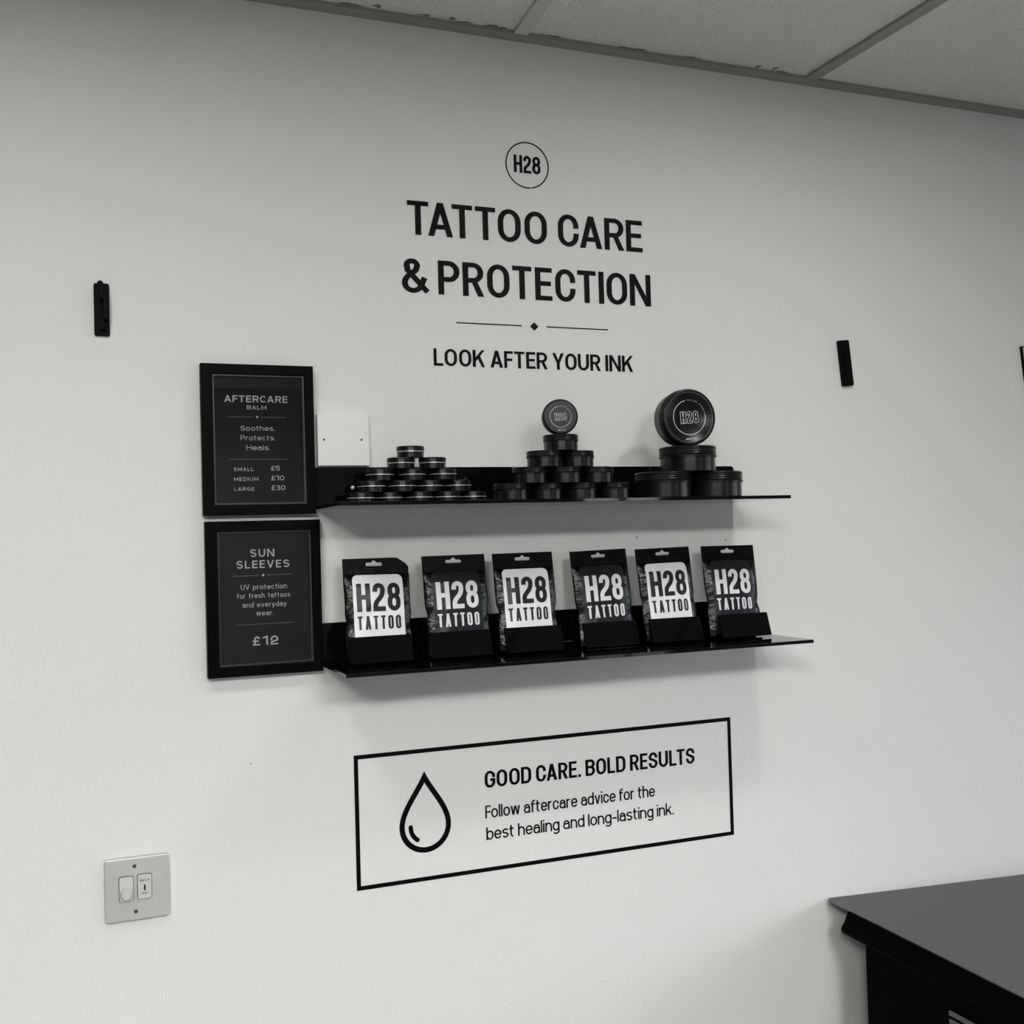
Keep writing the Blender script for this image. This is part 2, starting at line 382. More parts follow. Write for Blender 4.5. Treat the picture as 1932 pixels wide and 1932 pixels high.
def text_shapes(s, H, width=None, sx=.17, sy=.145, track=.10, space=None, xh=.73, kx=1.0, outline=None, step=9, kern=True, grow=0.0):
    """list of (verts, faces) for the line, scaled to cap height H; baseline left at 0,0; returns shapes, width"""
    hx, hy = sx/2, sy/2
    fixed = var = 0.0
    for ch in s:
        if ch == ' ': fixed += (space or .24)
        elif WID[ch] == 0: fixed += 2*hx
        else: var += WID[ch]
    fixed += track*(len(s)-1)
    kn = [KERN.get(a+b, 0) if kern else 0 for a, b in zip(s, s[1:])]+[0]
    fixed += sum(kn)
    if width: kx = (width/H - fixed)/max(var, 1e-6)
    out = []; x = 0.0
    for ci, ch in enumerate(s):
        if ch == ' ': x += (space or .24)+track; continue
        w = 2*hx if WID[ch] == 0 else WID[ch]*kx
        S, Pg = glyph(ch, w, hx, hy, xh)
        for pts, cl in S:
            if grow:                 # thicker or thinner strokes, ends pushed out or pulled in by as much
                if not cl:
                    def push(a, b):
                        d = math.hypot(a[0]-b[0], a[1]-b[1]) or 1; return (a[0]+(a[0]-b[0])/d*grow, a[1]+(a[1]-b[1])/d*grow)
                    pts = [push(pts[0], pts[1])]+list(pts[1:-1])+[push(pts[-1], pts[-2])]
                V, F = ribbon(pts, cl, hx+grow, hy+grow, step); out.append(([((a+x)*H, b*H) for a, b in V], F)); continue
            V, F = ribbon(pts, cl, hx, hy, step); out.append(([((a+x)*H, b*H) for a, b in V], F))
        for p in Pg:
            if step < 1:
                V, F = [], []; n = max(2, int(1/step))
                a, b, c, d = p
                for i in range(n+1):
                    t = i/n; V += [(a[0]+(d[0]-a[0])*t, a[1]+(d[1]-a[1])*t), (b[0]+(c[0]-b[0])*t, b[1]+(c[1]-b[1])*t)]
                F = [(2*i, 2*i+1, 2*i+3, 2*i+2) for i in range(n)]
            else: V, F = p, [tuple(range(len(p)))]
            out.append(([((a+x)*H, b*H) for a, b in V], F))
        x += w+track+kn[ci]
    return out, (x-track)*H
def shapes_mesh(shapes, fn, front=None):
    """fn(x, y, lift) -> point; every stroke lies a hair above the last so crossings stay clean"""
    bm = bmesh.new()
    for i, (V, F) in enumerate(shapes):
        vs = [bm.verts.new(fn(x, y, (i % 9)*0.000012+0.00001*k/len(V))) for k, (x, y) in enumerate(V)]
        for f in F:
            if len(set(f)) < 3: continue
            try: fc = bm.faces.new([vs[k] for k in f])
            except ValueError: pass
    bm.normal_update()
    fr = Vector(front or (0, -1, 0))
    for f in bm.faces:
        if f.normal.dot(fr) < 0: f.normal_flip()
    return bm
def place(shapes, dx, dy): return [([(x+dx, y+dy) for x, y in V], F) for V, F in shapes]
def centered(s, H, cx, y, width=None, **k):
    sh, w = text_shapes(s, H, width, **k); return place(sh, cx-w/2, y)
def bar(x0, x1, z0, z1): return ([(x0,z0),(x1,z0),(x1,z1),(x0,z1)], [(0,1,2,3)])
def diamond(cx, cz, rx, rz): return ([(cx-rx,cz),(cx,cz-rz),(cx+rx,cz),(cx,cz+rz)], [(0,1,2,3)])
def stroke(pts, h, closed=False): return ribbon(pts, closed, h, h)
def on_plane(y):
    return lambda x, z, l: (x, y-l, Z(z))

# ================================================================== SETTING
XL, XR, YB, ZC = -3.2, 3.3, -4.3, Z(0.838)
struct(obj('wall_back', box(XL, XR, 0, 0.1, -0.05, ZC+0.15), 'wall'))
struct(obj('wall_left', box(XL-0.1, XL, YB-0.1, 0.1, -0.05, ZC+0.15), 'room'))
RY0, RY1, RZ0, RZ1 = -2.30, -0.55, 0.35, 1.78        # opening in the right wall
bm = bmesh.new()
add_box(bm, XR, XR+0.1, YB-0.1, RY0, -0.05, ZC+0.15); add_box(bm, XR, XR+0.1, RY1, 0.1, -0.05, ZC+0.15)
add_box(bm, XR, XR+0.1, RY0, RY1, -0.05, RZ0); add_box(bm, XR, XR+0.1, RY0, RY1, RZ1, ZC+0.15)
struct(obj('wall_right', bm, 'room'))
WX0, WX1, WZ0, WZ1 = 2.62, 3.22, 0.60, 2.05
bm = bmesh.new()
add_box(bm, XL, WX0, YB-0.1, YB, -0.05, ZC+0.15); add_box(bm, WX1, XR, YB-0.1, YB, -0.05, ZC+0.15)
add_box(bm, WX0, WX1, YB-0.1, YB, -0.05, WZ0); add_box(bm, WX0, WX1, YB-0.1, YB, WZ1, ZC+0.15)
struct(obj('wall_front', bm, 'room'))
def window(name, x, y, z, w, h, rotz):
    t = bpy.data.objects.new(name, None); col.objects.link(t); t.location = (x, y, z); t.rotation_euler = (0, 0, rotz); struct(t)
    bm = bmesh.new(); hw = w/2
    for a in ((-hw, -hw+0.05, 0, h), (hw-0.05, hw, 0, h), (-0.025, 0.025, 0.05, h-0.05), (-hw+0.05, hw-0.05, 0, 0.05), (-hw+0.05, hw-0.05, h-0.05, h)):
        add_box(bm, a[0], a[1], -0.03, 0.03, a[2], a[3])
    obj('window_frame', bm, 'white_metal', t)
    obj('window_pane', box(-hw+0.05, hw-0.05, -0.003, 0.003, 0.05, h-0.05), 'glass', t)
    pd = bpy.data.lights.new('daylight_portal', 'AREA'); pd.shape = 'RECTANGLE'; pd.size = w; pd.size_y = h; pd.cycles.is_portal = True
    po = bpy.data.objects.new('daylight_portal', pd); col.objects.link(po); po.parent = t; po.location = (0, -0.045, h/2); po.rotation_euler = (math.pi/2, 0, 0)
window('window_1', (WX0+WX1)/2, YB-0.05, WZ0, WX1-WX0, WZ1-WZ0, 0.0)
window('window_2', XR+0.05, (RY0+RY1)/2, RZ0, RY1-RY0, RZ1-RZ0, math.pi/2)
struct(obj('floor', box(XL, XR, YB, 0.0, -0.05, 0.0), 'floor'))
struct(obj('ceiling', box(XL, XR, YB, 0.0, ZC+0.006, ZC+0.05), 'tile'))
# edge angle along the wall, tee bars of the ceiling grid
e = struct(obj('trim_1', box(XL, XR, -0.0250, 0.0, ZC, ZC+0.006), 'grid_dark'))
def tee(name, x, y0, y1, ang=0.0, dark=False):
    o = struct(obj(name, box(-0.0125, 0.0125, y0, y1, 0.001, 0.0062, 0.0006, 1), 'grid_dark' if dark else 'grid'))
    o.location = (x, 0, ZC-0.0009); o.rotation_euler = (0, 0, math.radians(ang)); return o
tee('trim_2', 0.6870, YB+0.01, -0.0260, -3.0)
tee('trim_3', 1.2705, YB+0.01, -0.0260, 2.2, True)
tee('trim_4', -0.0, YB+0.01, -0.0260); tee('trim_5', -1.2, YB+0.01, -0.0260); tee('trim_6', 1.98, YB+0.01, -0.0260, 1.0, True)

# dirt along the tile edge and scuffs on the wall are part of those surfaces
def blotch(name, cx, cz, sx, sz, fn, seed, material, parent):
    bm = bmesh.new(); n = 22; c = bm.verts.new(fn(cx, cz)); ring = []
    for i in range(n):
        a = 2*math.pi*i/n; k = 0.55+0.75*noise.noise(Vector((math.cos(a)*1.7+seed, math.sin(a)*1.7, seed*3.1)))+0.2*random.random()
        k = max(k, .15)
        ring.append(bm.verts.new(fn(cx+sx*k*math.cos(a), cz+sz*k*math.sin(a))))
    for i in range(n): bm.faces.new((c, ring[i], ring[(i+1) % n]))
    return obj(name, bm, material, parent)
ceil_o, wall_o = bpy.data.objects['ceiling'], bpy.data.objects['wall_back']
for i, (x, y, sx, sy) in enumerate(((0.437, -0.029, .016, .006), (0.515, -0.024, .02, .004), (0.565, -0.0265, .009, .007), (0.59, -0.022, .02, .004),
                                   (0.635, -0.023, .022, .007), (0.655, -0.022, .012, .004), (1.150, -0.026, .006, .010), (1.185, -0.028, .006, .013),
                                   (1.205, -0.022, .018, .004), (0.75, -0.0215, .03, .003), (0.90, -0.0215, .04, .003), (1.02, -0.0215, .035, .003), (0.40, -0.0225, .03, .004))):
    blotch('dirt_mark', x, y-.0055, sx, sy, lambda a, b: (a, b, ZC+0.0057), i*1.3+.4, 'dirt', ceil_o)
blotch('scuff_mark', 0.8881, -0.009, .0035, .0065, lambda a, b: (a, -0.0003, Z(b)), 2.2, 'scuff', wall_o)
blotch('scuff_mark', 1.0691, -0.0177, .003, .005, lambda a, b: (a, -0.0003, Z(b)), 5.2, 'scuff', wall_o)
blotch('scuff_mark', 0.2193, -0.3327, .0012, .0018, lambda a, b: (a, -0.0003, Z(b)), 8.2, 'dirt', wall_o)

# ================================================================== LAMPS
def downlight(x, y, label, first=[None]):
    if first[0]: return dup(first[0], (x, y, ZC+0.006), label)
    t = thing('ceiling_downlight', (x, y, ZC+0.006), label, 'ceiling light', 'round downlights in the ceiling')
    bm = bmesh.new(); add_lathe(bm, [(0.070, 0.0), (0.088, 0.0), (0.088, -0.004), (0.078, -0.009), (0.070, -0.006), (0.070, 0.0)], 48)
    smooth_by_angle(obj('trim_ring', bm, 'white_metal', t))
    bm = bmesh.new(); add_lathe(bm, [(0.0, -0.004), (0.069, -0.004), (0.069, -0.001), (0.0, -0.001)], 48)
    obj('lens', bm, 'lamp', t)
    first[0] = t; return t
downlight(1.10, -0.82, 'round ceiling downlight over the right end of the shelves')
downlight(-0.20, -0.82, 'round ceiling downlight above the hook bracket, left of the framed signs')
def panel_light(x, y, label, first=[None]):
    if first[0]: return dup(first[0], (x, y, ZC+0.006), label)
    t = thing('ceiling_panel_light', (x, y, ZC+0.006), label, 'ceiling light', 'square panel lights in the ceiling')
    bm = bmesh.new(); r = .297
    for a in ((-r, r, -r, -r+.012), (-r, r, r-.012, r), (-r, -r+.012, -r+.012, r-.012), (r-.012, r, -r+.012, r-.012)): add_box(bm, a[0], a[1], a[2], a[3], -.008, 0)
    obj('frame', bm, 'white_metal', t)
    obj('diffuser', box(-r+.012, r-.012, -r+.012, r-.012, -.005, -.001), 'panel_lamp', t)
    first[0] = t; return t
panel_light(-0.75, -2.80, 'square ceiling panel light to the left, nearer the lettered wall')
panel_light(0.45, -3.05, 'square ceiling panel light at the back of the room near the window')

# ================================================================== WALL LETTERING
WY = -0.0006
lg = thing('wall_logo', (0.7012, WY, Z(0.6277)), 'black round logo with letters and number in a thin ring, top of the wall', 'wall sticker')
def rel(o): return lambda x, z, l: (x-o.location.x, -l, Z(z)-o.location.z)
gap0, gap1 = 278.5, 281
obj('ring', shapes_mesh([stroke(ell(.7012, .6277, .0387, .0387, gap1, gap0+360, 96), .00105)], rel(lg)), 'vinyl', lg)
sh, w_ = text_shapes('H28', .0300, .0488, sx=.165, sy=.155, track=.075)
obj('lettering', shapes_mesh(place(sh, .6768, .6138), rel(lg)), 'vinyl', lg)

hd = thing('wall_heading', (0.7026, WY, Z(0.3985)), 'large black capitals in two lines on the white wall above the shelves', 'wall lettering')
sh, w_ = text_shapes('TATTOO CARE', .0556, .4300, sx=.178, sy=.142, track=.085, space=.20)
obj('upper_line', shapes_mesh(place(sh, .4877, .4940), rel(hd)), 'vinyl', hd)
sh, w_ = text_shapes('& PROTECTION', .0560, .4555, sx=.178, sy=.142, track=.095, space=.13)
obj('lower_line', shapes_mesh(place(sh, .4757, .3985), rel(hd)), 'vinyl', hd)

dv = thing('wall_divider', (0.7055, WY, Z(0.3533)), 'thin black rule with a small diamond in its middle, under the heading', 'wall sticker')
obj('rule', shapes_mesh([bar(.5664, .6829, .3524, .3542)], rel(dv)), 'vinyl', dv)
obj('rule', shapes_mesh([bar(.7281, .8447, .3526, .3544)], rel(dv)), 'vinyl', dv)
obj('diamond', shapes_mesh([diamond(.7055, .3530, .0076, .0072)], rel(dv)), 'vinyl', dv)

sh, w_ = text_shapes('LOOK AFTER YOUR INK', .0284, .3654, sx=.185, sy=.150, track=.085, space=.17)
tl = thing('wall_tagline', (0.708, WY, Z(0.2808)), 'single line of small black capitals between the diamond rule and upper shelf', 'wall lettering')
obj('lettering', shapes_mesh(place(sh, .5259, .2810), rel(tl)), 'vinyl', tl)

bn = thing('care_notice', (0.7218, WY, Z(-0.5477)), 'black outlined rectangle with drop symbol and advice text, below the lower shelf', 'wall sticker')
x0, x1, z0, z1, bw = .3773, 1.0662, -.5479, -.3373, .0066
obj('border', shapes_mesh([bar(x0, x1, z1-bw, z1), bar(x0, x1, z0, z0+bw), bar(x0, x0+bw, z0+bw, z1-bw), bar(x1-bw, x1, z0+bw, z1-bw)], rel(bn)), 'vinyl', bn)
dcx, dr, dcz = .4912, .0387, -.4600
drop = ell(dcx, dcz, dr, dr, 180, 360, 30) + bez((dcx+dr, dcz), (dcx+dr, dcz+.026), (dcx+.013, dcz+.052), (dcx, dcz+.0775), 16)[1:] + bez((dcx, dcz+.0775), (dcx-.013, dcz+.052), (dcx-dr, dcz+.026), (dcx-dr, dcz), 16)[1:-1]
obj('drop_outline', shapes_mesh([stroke(drop, .0043, True), (circle(dcx, dcz+.0765, .0042, 16), [tuple(range(16))])], rel(bn)), 'vinyl', bn)
arc = ell(dcx, dcz-.001, .0245, .0245, 178, 236, 14)
obj('drop_glint', shapes_mesh([stroke(arc, .0036), (circle(*arc[0], .0036, 14), [tuple(range(14))]), (circle(*arc[-1], .0036, 14), [tuple(range(14))])], rel(bn)), 'vinyl', bn)
sh, w_ = text_shapes('GOOD CARE. BOLD RESULTS', .0276, .3960, sx=.185, sy=.150, track=.085, space=.15)
obj('headline', shapes_mesh(place(sh, .5940, -.4122), rel(bn)), 'vinyl', bn)
sh, w_ = text_shapes('Follow aftercare advice for the', .0206, .3148, sx=.130, sy=.118, track=.065, space=.20)
obj('advice_line', shapes_mesh(place(sh, .5935, -.4614), rel(bn)), 'vinyl', bn)
sh, w_ = text_shapes('best healing and long-lasting ink.', .0206, .3503, sx=.130, sy=.118, track=.065, space=.20)
obj('advice_line', shapes_mesh(place(sh, .5943, -.4968), rel(bn)), 'vinyl', bn)

# ================================================================== FRAMED SIGNS
def picture_frame(x0, x1, z0, z1, ix0, ix1, iz0, iz1, label):
    t = thing('picture_frame', ((x0+x1)/2, 0, Z(z0)), label, 'picture frame', 'framed signs beside the shelves')
    ox, oz = (x0+x1)/2, z0
    sub = lambda lp: [(a-ox, b-oz) for a, b in lp]
    obj('frame', outline_mesh('frame', [sub(rrect(x0, x1, z0, z1, .0004, 2)), sub([(ix0, iz0), (ix0, iz1), (ix1, iz1), (ix1, iz0)])], .0185, .0008), 'frame', t).location = (0, -0.0005, 0)
    i = .0028
    obj('inner_lip', outline_mesh('inner_lip', [sub([(ix0-.001, iz0-.001), (ix1+.001, iz0-.001), (ix1+.001, iz1+.001), (ix0-.001, iz1+.001)]), sub([(ix0+i, iz0+i), (ix0+i, iz1-i), (ix1-i, iz1-i), (ix1-i, iz0+i)])], .003), 'lip', t).location = (0, -0.0095, 0)
    obj('glass_pane', box(ix0-ox-.001, ix1-ox+.001, -.0092, -.0078, iz0-oz-.001, iz1-oz+.001), 'glass', t)
    po = obj('poster', box(ix0-ox-.001, ix1-ox+.001, -.0072, -.0052, iz0-oz-.001, iz1-oz+.001), 'poster', t)
    return t, po
def poster_fn(t): return lambda x, z, l: (x-t.location.x, -.0074-l*.5, Z(z)-t.location.z)
f1, p1 = picture_frame(.1566, .3246, .0430, .2706, .1735, .3112, .0585, .2562, 'upper black framed sign listing balm prices, left of the upper shelf')
ink = dict(sx=.135, sy=.125, track=.16, xh=.74)
def sign(po, fr, name, sh, m='poster_ink'): return obj(name, shapes_mesh(sh, poster_fn(fr)), m, po)
sign(p1, f1, 'title', centered('AFTERCARE', .0102, .2390, .2145, .0950, sx=.19, sy=.17, track=.20))
sign(p1, f1, 'subtitle', centered('BALM', .0060, .2394, .2037, .0296, sx=.17, sy=.16, track=.26))
for s_, zb, wd, cx_ in (('Soothes.', .1711, .0512, .2403), ('Protects.', .1565, .0520, .2403), ('Heals.', .1416, .0357, .2406)):
    sign(p1, f1, 'body_line', centered(s_, .0077, cx_, zb, wd, **ink))
for s, zb, H, wd, pr, pw in (('SMALL', .1098, .0054, .0296, '£5', .0135), ('MEDIUM', .0948, .0054, .0364, '£10', .0200), ('LARGE', .0798, .0054, .0296, '£30', .0212)):
    a, _ = text_shapes(s, H, wd, sx=.18, sy=.17, track=.30); sign(p1, f1, 'size_name', place(a, .2032, zb))
    a, _ = text_shapes(pr, .0075, pw, sx=.17, sy=.155, track=.18); sign(p1, f1, 'price', place(a, .2587, zb+.0004))
sign(p1, f1, 'diamond', [diamond(.2399, .1922, .0020, .0020)])
for q in ((.1966, .2338, .1916, .1923), (.2452, .2838, .1917, .1924), (.1972, .2841, .1273, .1280)): sign(p1, f1, 'rule', [bar(*q)], 'poster_rule')
f2, p2 = picture_frame(.1582, .3296, -.1990, .0338, .1756, .3160, -.1838, .0188, 'lower black framed sign about sun sleeves, left of the lower shelf')
sign(p2, f2, 'title_line', centered('SUN', .0118, .2427, -.0210, .0362, sx=.18, sy=.16, track=.26))
sign(p2, f2, 'title_line', centered('SLEEVES', .0117, .2437, -.0380, .0794, sx=.18, sy=.16, track=.26))
ink2 = dict(sx=.135, sy=.125, track=.15, xh=.72, space=.36)
for s_, zb, wd, cx_ in (('UV protection', -.0702, .0692, .2442), ('for fresh tattoos', -.0833, .0800, .2437), ('and everyday', -.0970, .0660, .2446), ('wear.', -.1100, .0262, .2448)):
    sign(p2, f2, 'body_line', centered(s_, .0077, cx_, zb, wd, **ink2))
sign(p2, f2, 'price', centered('£12', .0136, .2446, -.1550, .0384, sx=.17, sy=.155, track=.30))
sign(p2, f2, 'diamond', [diamond(.2434, -.0489, .0022, .0022)])
for q in ((.1986, .2376, -.0495, -.0488), (.2492, .2885, -.0492, -.0485), (.1998, .2890, -.1232, -.1225)): sign(p2, f2, 'rule', [bar(*q)], 'poster_rule')

# ================================================================== SHELVES
def shelf(x0, x1, zb, ztop, depth, label):
    t = thing('wall_shelf', ((x0+x1)/2, 0, Z(zb)), label, 'shelf', 'black acrylic shelves')
    ox = (x0+x1)/2
    obj('back_panel', outline_mesh('back_panel', [rrect(x0-ox, x1-ox, .0056, ztop-zb, 0, 5, (0, 0, .006, .003))], .005, .0004), 'acrylic', t).location = (0, -0.0005, 0)
    obj('shelf_board', box(x0-ox, x1-ox, -depth, -.0005, 0, .0055, .0005, 2), 'acrylic', t)
    return t
su = shelf(.3258, 1.0874, .0493, .1149, .1737, 'black glossy upper shelf carrying three pyramids of tins')
sl = shelf(.3305, 1.1232, -.1933, -.1272, .1737, 'black glossy lower shelf carrying six pouches in stands')
bm = bmesh.new(); add_lathe(bm, [(0.0, .0024), (.0022, .0020), (.0034, .0008), (.0036, 0)], 20)
sc_ = obj('fixing_screw', bm, 'silver', su, True); sc_['label'] = 'small bright chrome screw head'
sc_.rotation_euler = (math.pi/2, 0, 0); sc_.location = (.3855-su.location.x, -.0056, .0335)
ST = Z(.0549)                    # top of the upper board
SB = Z(-.1877)                   # top of the lower board

# ================================================================== TINS
def tin(name, R, h, seam, label, group, kind):
    t = thing(name, (0, 0, 0), label, 'tin', group)
    zs = h*seam
    bm = bmesh.new()
    add_lathe(bm, [(0, 0), (R*.93, 0), (R*.955, h*.02), (R*.955, zs-h*.045), (R*1.0, zs-h*.03), (R*1.0, zs-h*.002), (R*.90, zs), (0, zs)], 72)
    smooth_by_angle(obj('body', bm, 'tin', t))
    bm = bmesh.new()
    top = h - zs
    if kind == 'small':
        global wob_rows
        wob_rows = {3, 4}
        add_lathe(bm, [(0, zs+.0003), (R*.985, zs+.0003), (R*.985, zs+top*.28), (R*.99, zs+top*.34), (R*.99, zs+top*.84), (R*.965, zs+top*.95), (R*.90, h-.0002), (R*.86, h-.0004), (R*.84, h-.0008), (0, h-.0008)], 120, wob=.018)
        wob_rows = set()
    else:
        p = [(0, zs+.0003), (R*1.005, zs+.0003), (R*1.005, zs+top*.10)]
        for k in range(3):       # three rolled threads
            a = zs + top*(.14+.22*k)
            p += [(R*.972, a), (R*.968, a+top*.03), (R*.995, a+top*.10), (R*.995, a+top*.15), (R*.972, a+top*.21)]
        p += [(R*.99, zs+top*.84), (R*.985, zs+top*.92), (R*.955, h-.0002), (R*.875, h-.0001), (R*.865, h-.0006), (0, h-.0006)]
        add_lathe(bm, p, 96)
    ld = smooth_by_angle(obj('lid', bm, 'lid', t), 50)
    if kind == 'small':
        bm = bmesh.new(); add_lathe(bm, [(R*.97, zs-.0004), (R*1.024, zs-.0003), (R*1.024, zs+.0008), (R*.97, zs+.0009)], 72)
        rg = smooth_by_angle(obj('rim_ring', bm, 'silver', t)); rg['label'] = 'bright silver rim line'
    return t, ld
ORD = ['first', 'second', 'third', 'fourth', 'fifth']
def seat(n, i):
    if n == 1: return 'at the top'
    if i == 0: return 'at left end'
    if i == n-1: return 'at right end'
    return ORD[i] + ' from left' if n > 3 else 'in the middle'
# small tins, rows of five to one
hS = .01775
small, _ = tin('balm_tin', .0218, hS, .5, '', 'small silver-rimmed tins in the left pyramid', 'small')
rows = [[.3872, .4332, .4800, .5258, .5702], [.4045, .4520, .4985, .5440], [.4182, .4700, .5185], [.4520, .5020], [.4680]]
names = ['bottom row of five', 'row of four', 'row of three', 'pair under the top tin', '']
first = True
for r, xs in enumerate(rows):
    for i, x in enumerate(xs):
        lab = ('small black silver-rimmed tin alone on top of the left pyramid' if len(xs) == 1 else
               'small silver-rimmed tin %s of the %s, left pyramid' % (seat(len(xs), i) if len(xs) > 2 else ('on the left' if i == 0 else 'on the right'), names[r]))
        p = (x, -.052+.003*math.sin(x*91+r), ST+.0001+r*(hS+.0001))
        rot = (0, 0, random.uniform(0, 3))
        if first: small.location = p; small.rotation_euler = rot; small['label'] = lab; first = False
        else: dup(small, p, lab, rot)
# medium tins, rows of four to one, one more standing on edge
hM = .0254
med, _ = tin('balm_tin', .0280, hM, .60, '', 'medium tins in the middle pyramid', 'medium')
rows = [[.6085, .6675, .7245, .7835], [.6400, .6975, .7560], [.6655, .7225], [.6945]]
names = ['bottom row of four', 'row of three', 'pair below the single tin', '']
first = True
for r, xs in enumerate(rows):
    for i, x in enumerate(xs):
        lab = ('medium plain black tin directly under the upright tin, middle pyramid' if len(xs) == 1 else
               'medium plain black tin %s of the %s, middle pyramid' % (seat(len(xs), i) if len(xs) > 2 else ('on the left' if i == 0 else 'on the right'), names[r]))
        p = (x, -.120+.003*math.sin(x*77+r), ST+.0001+r*(hM+.0001))
        if first: med.location = p; med['label'] = lab; first = False
        else: dup(med, p, lab, (0, 0, random.uniform(0, 3)))
hL = .0420
big, _ = tin('balm_tin', .0475, hL, .60, 'large plain black tin on the left of the bottom pair, right stack', 'large tins in the right stack', 'large')
big.location = (.8795, -.115, ST+.0001)
dup(big, (.9765, -.115, ST+.0001), 'large plain black tin on the right of the bottom pair, right stack')
dup(big, (.9270, -.115, ST+.0002+hL), 'large plain black tin lying under the big upright tin')
# the two tins on edge, lid towards the room with its printed logo
def arc_text(s, H, rad, a0, a1, **k):
    out = []; n = len(s)
    for i, ch in enumerate(s):
        if ch == ' ': continue
        a = math.radians(a0+(a1-a0)*i/(n-1)); sh, w = text_shapes(ch, H, **k)
        for V, F in sh:
            out.append(([(rad*math.cos(a)+(x-w/2)*math.sin(a)+y*math.cos(a), rad*math.sin(a)-(x-w/2)*math.cos(a)+y*math.sin(a)) for x, y in V], F))
    return out
def upright(R, h, loc, yaw, roll, label, group, kind):
    t, ld = tin('balm_tin', R, h, .60, label, group, kind)
    lift = lambda x, y, l: (x, y, h-.0005+l)
    sh = [stroke(ell(0, 0, R*.60, R*.60, 100, 366, 70), R*.012)]
    kw = dict(sx=.20, sy=.185, track=.13)
    a, w = text_shapes('H28', R*.40, R*.66, grow=.028, **kw); sh += place(a, -w/2, -R*.20)
    a, w = text_shapes('H28', R*.40, R*.66, grow=-.020, **kw); inner = place(a, -w/2, -R*.20)
    sh += arc_text('TATTOO STUDIO', R*.05, R*.575, 92, 12, sx=.2, sy=.2)
    a, w = text_shapes('MADE BY', R*.055, R*.22, sx=.24, sy=.24, track=.12); sh += place(a, -w*.95, -R*.775)
    a, w = text_shapes('TATS', R*.055, R*.14, sx=.24, sy=.24, track=.12); sh += place(a, R*.06, -R*.775)
    obj('lid_print', shapes_mesh(sh, lift, (0, 0, 1)), 'print_white', ld)
    obj('letter_fill', shapes_mesh(inner, lambda x, y, l: lift(x, y, l+.00015), (0, 0, 1)), 'lid', ld)
    bm = bmesh.new(); add_lathe(bm, [(R*.862, h-.0005), (R*.878, h+.00005), (R*.890, h-.0001)], 96)
    obj('lid_edge_line', bm, 'print_grey', ld, True)
    # axis: from +z to -y (towards the room), then turned by yaw about the vertical
    t.matrix_world = Matrix.Translation(loc) @ Matrix.Rotation(yaw, 4, 'Z') @ Matrix.Rotation(math.pi/2, 4, 'X') @ Matrix.Translation((0, 0, -h/2)) @ Matrix.Rotation(roll, 4, 'Z')
    return t
upright(.0280, hM, (.6935, -.120, ST+4*(hM+.0001)+.0281), math.radians(-14), math.radians(3), 'medium black tin standing on edge, logo lid facing out, atop the middle pyramid', 'medium tins in the middle pyramid', 'medium')
upright(.0475, hL, (.9230, -.115, ST+2*(hL+.0001)+.0476), math.radians(-6), math.radians(4), 'large black tin standing on edge, logo lid facing out, atop the right stack', 'large tins in the right stack', 'large')

# ================================================================== POUCHES AND THEIR STANDS
def stand(x, label, w=.0985, yaw=0.0):
    """bent acrylic stand: back rest, base and a front lip that leans back"""
    t = thing('pouch_stand', (x, -.094, SB), label, 'display stand', 'black stands on the lower shelf', yaw)
    th = .0028
    def slab(y0, z0, y1, z1, nm):
        dy, dz = y1-y0, z1-z0; l = math.hypot(dy, dz); ny, nz = -dz/l*th, dy/l*th
        bm = bmesh.new()
        q = [(y0, z0), (y1, z1), (y1+ny, z1+nz), (y0+ny, z0+nz)]
        va = [bm.verts.new((-w/2, a, b)) for a, b in q]; vb = [bm.verts.new((w/2, a, b)) for a, b in q]
        fs = [bm.faces.new(va), bm.faces.new(vb[::-1])] + [bm.faces.new((va[(i+1) % 4], va[i], vb[i], vb[(i+1) % 4])) for i in range(4)]
        bmesh.ops.recalc_face_normals(bm, faces=bm.faces)
        bmesh.ops.bevel(bm, geom=list(bm.edges), offset=.0007, segments=2, affect='EDGES')
        return obj(nm, bm, 'acrylic_edge', t)
    slab(.0030, .0002+th, .0165, .0415, 'front_lip')
    slab(.060, .0002, .0012, .0002, 'base_plate').location = (0, 0, 0)
    slab(.052, .0002+th, .0625, .062, 'back_rest')
    return t
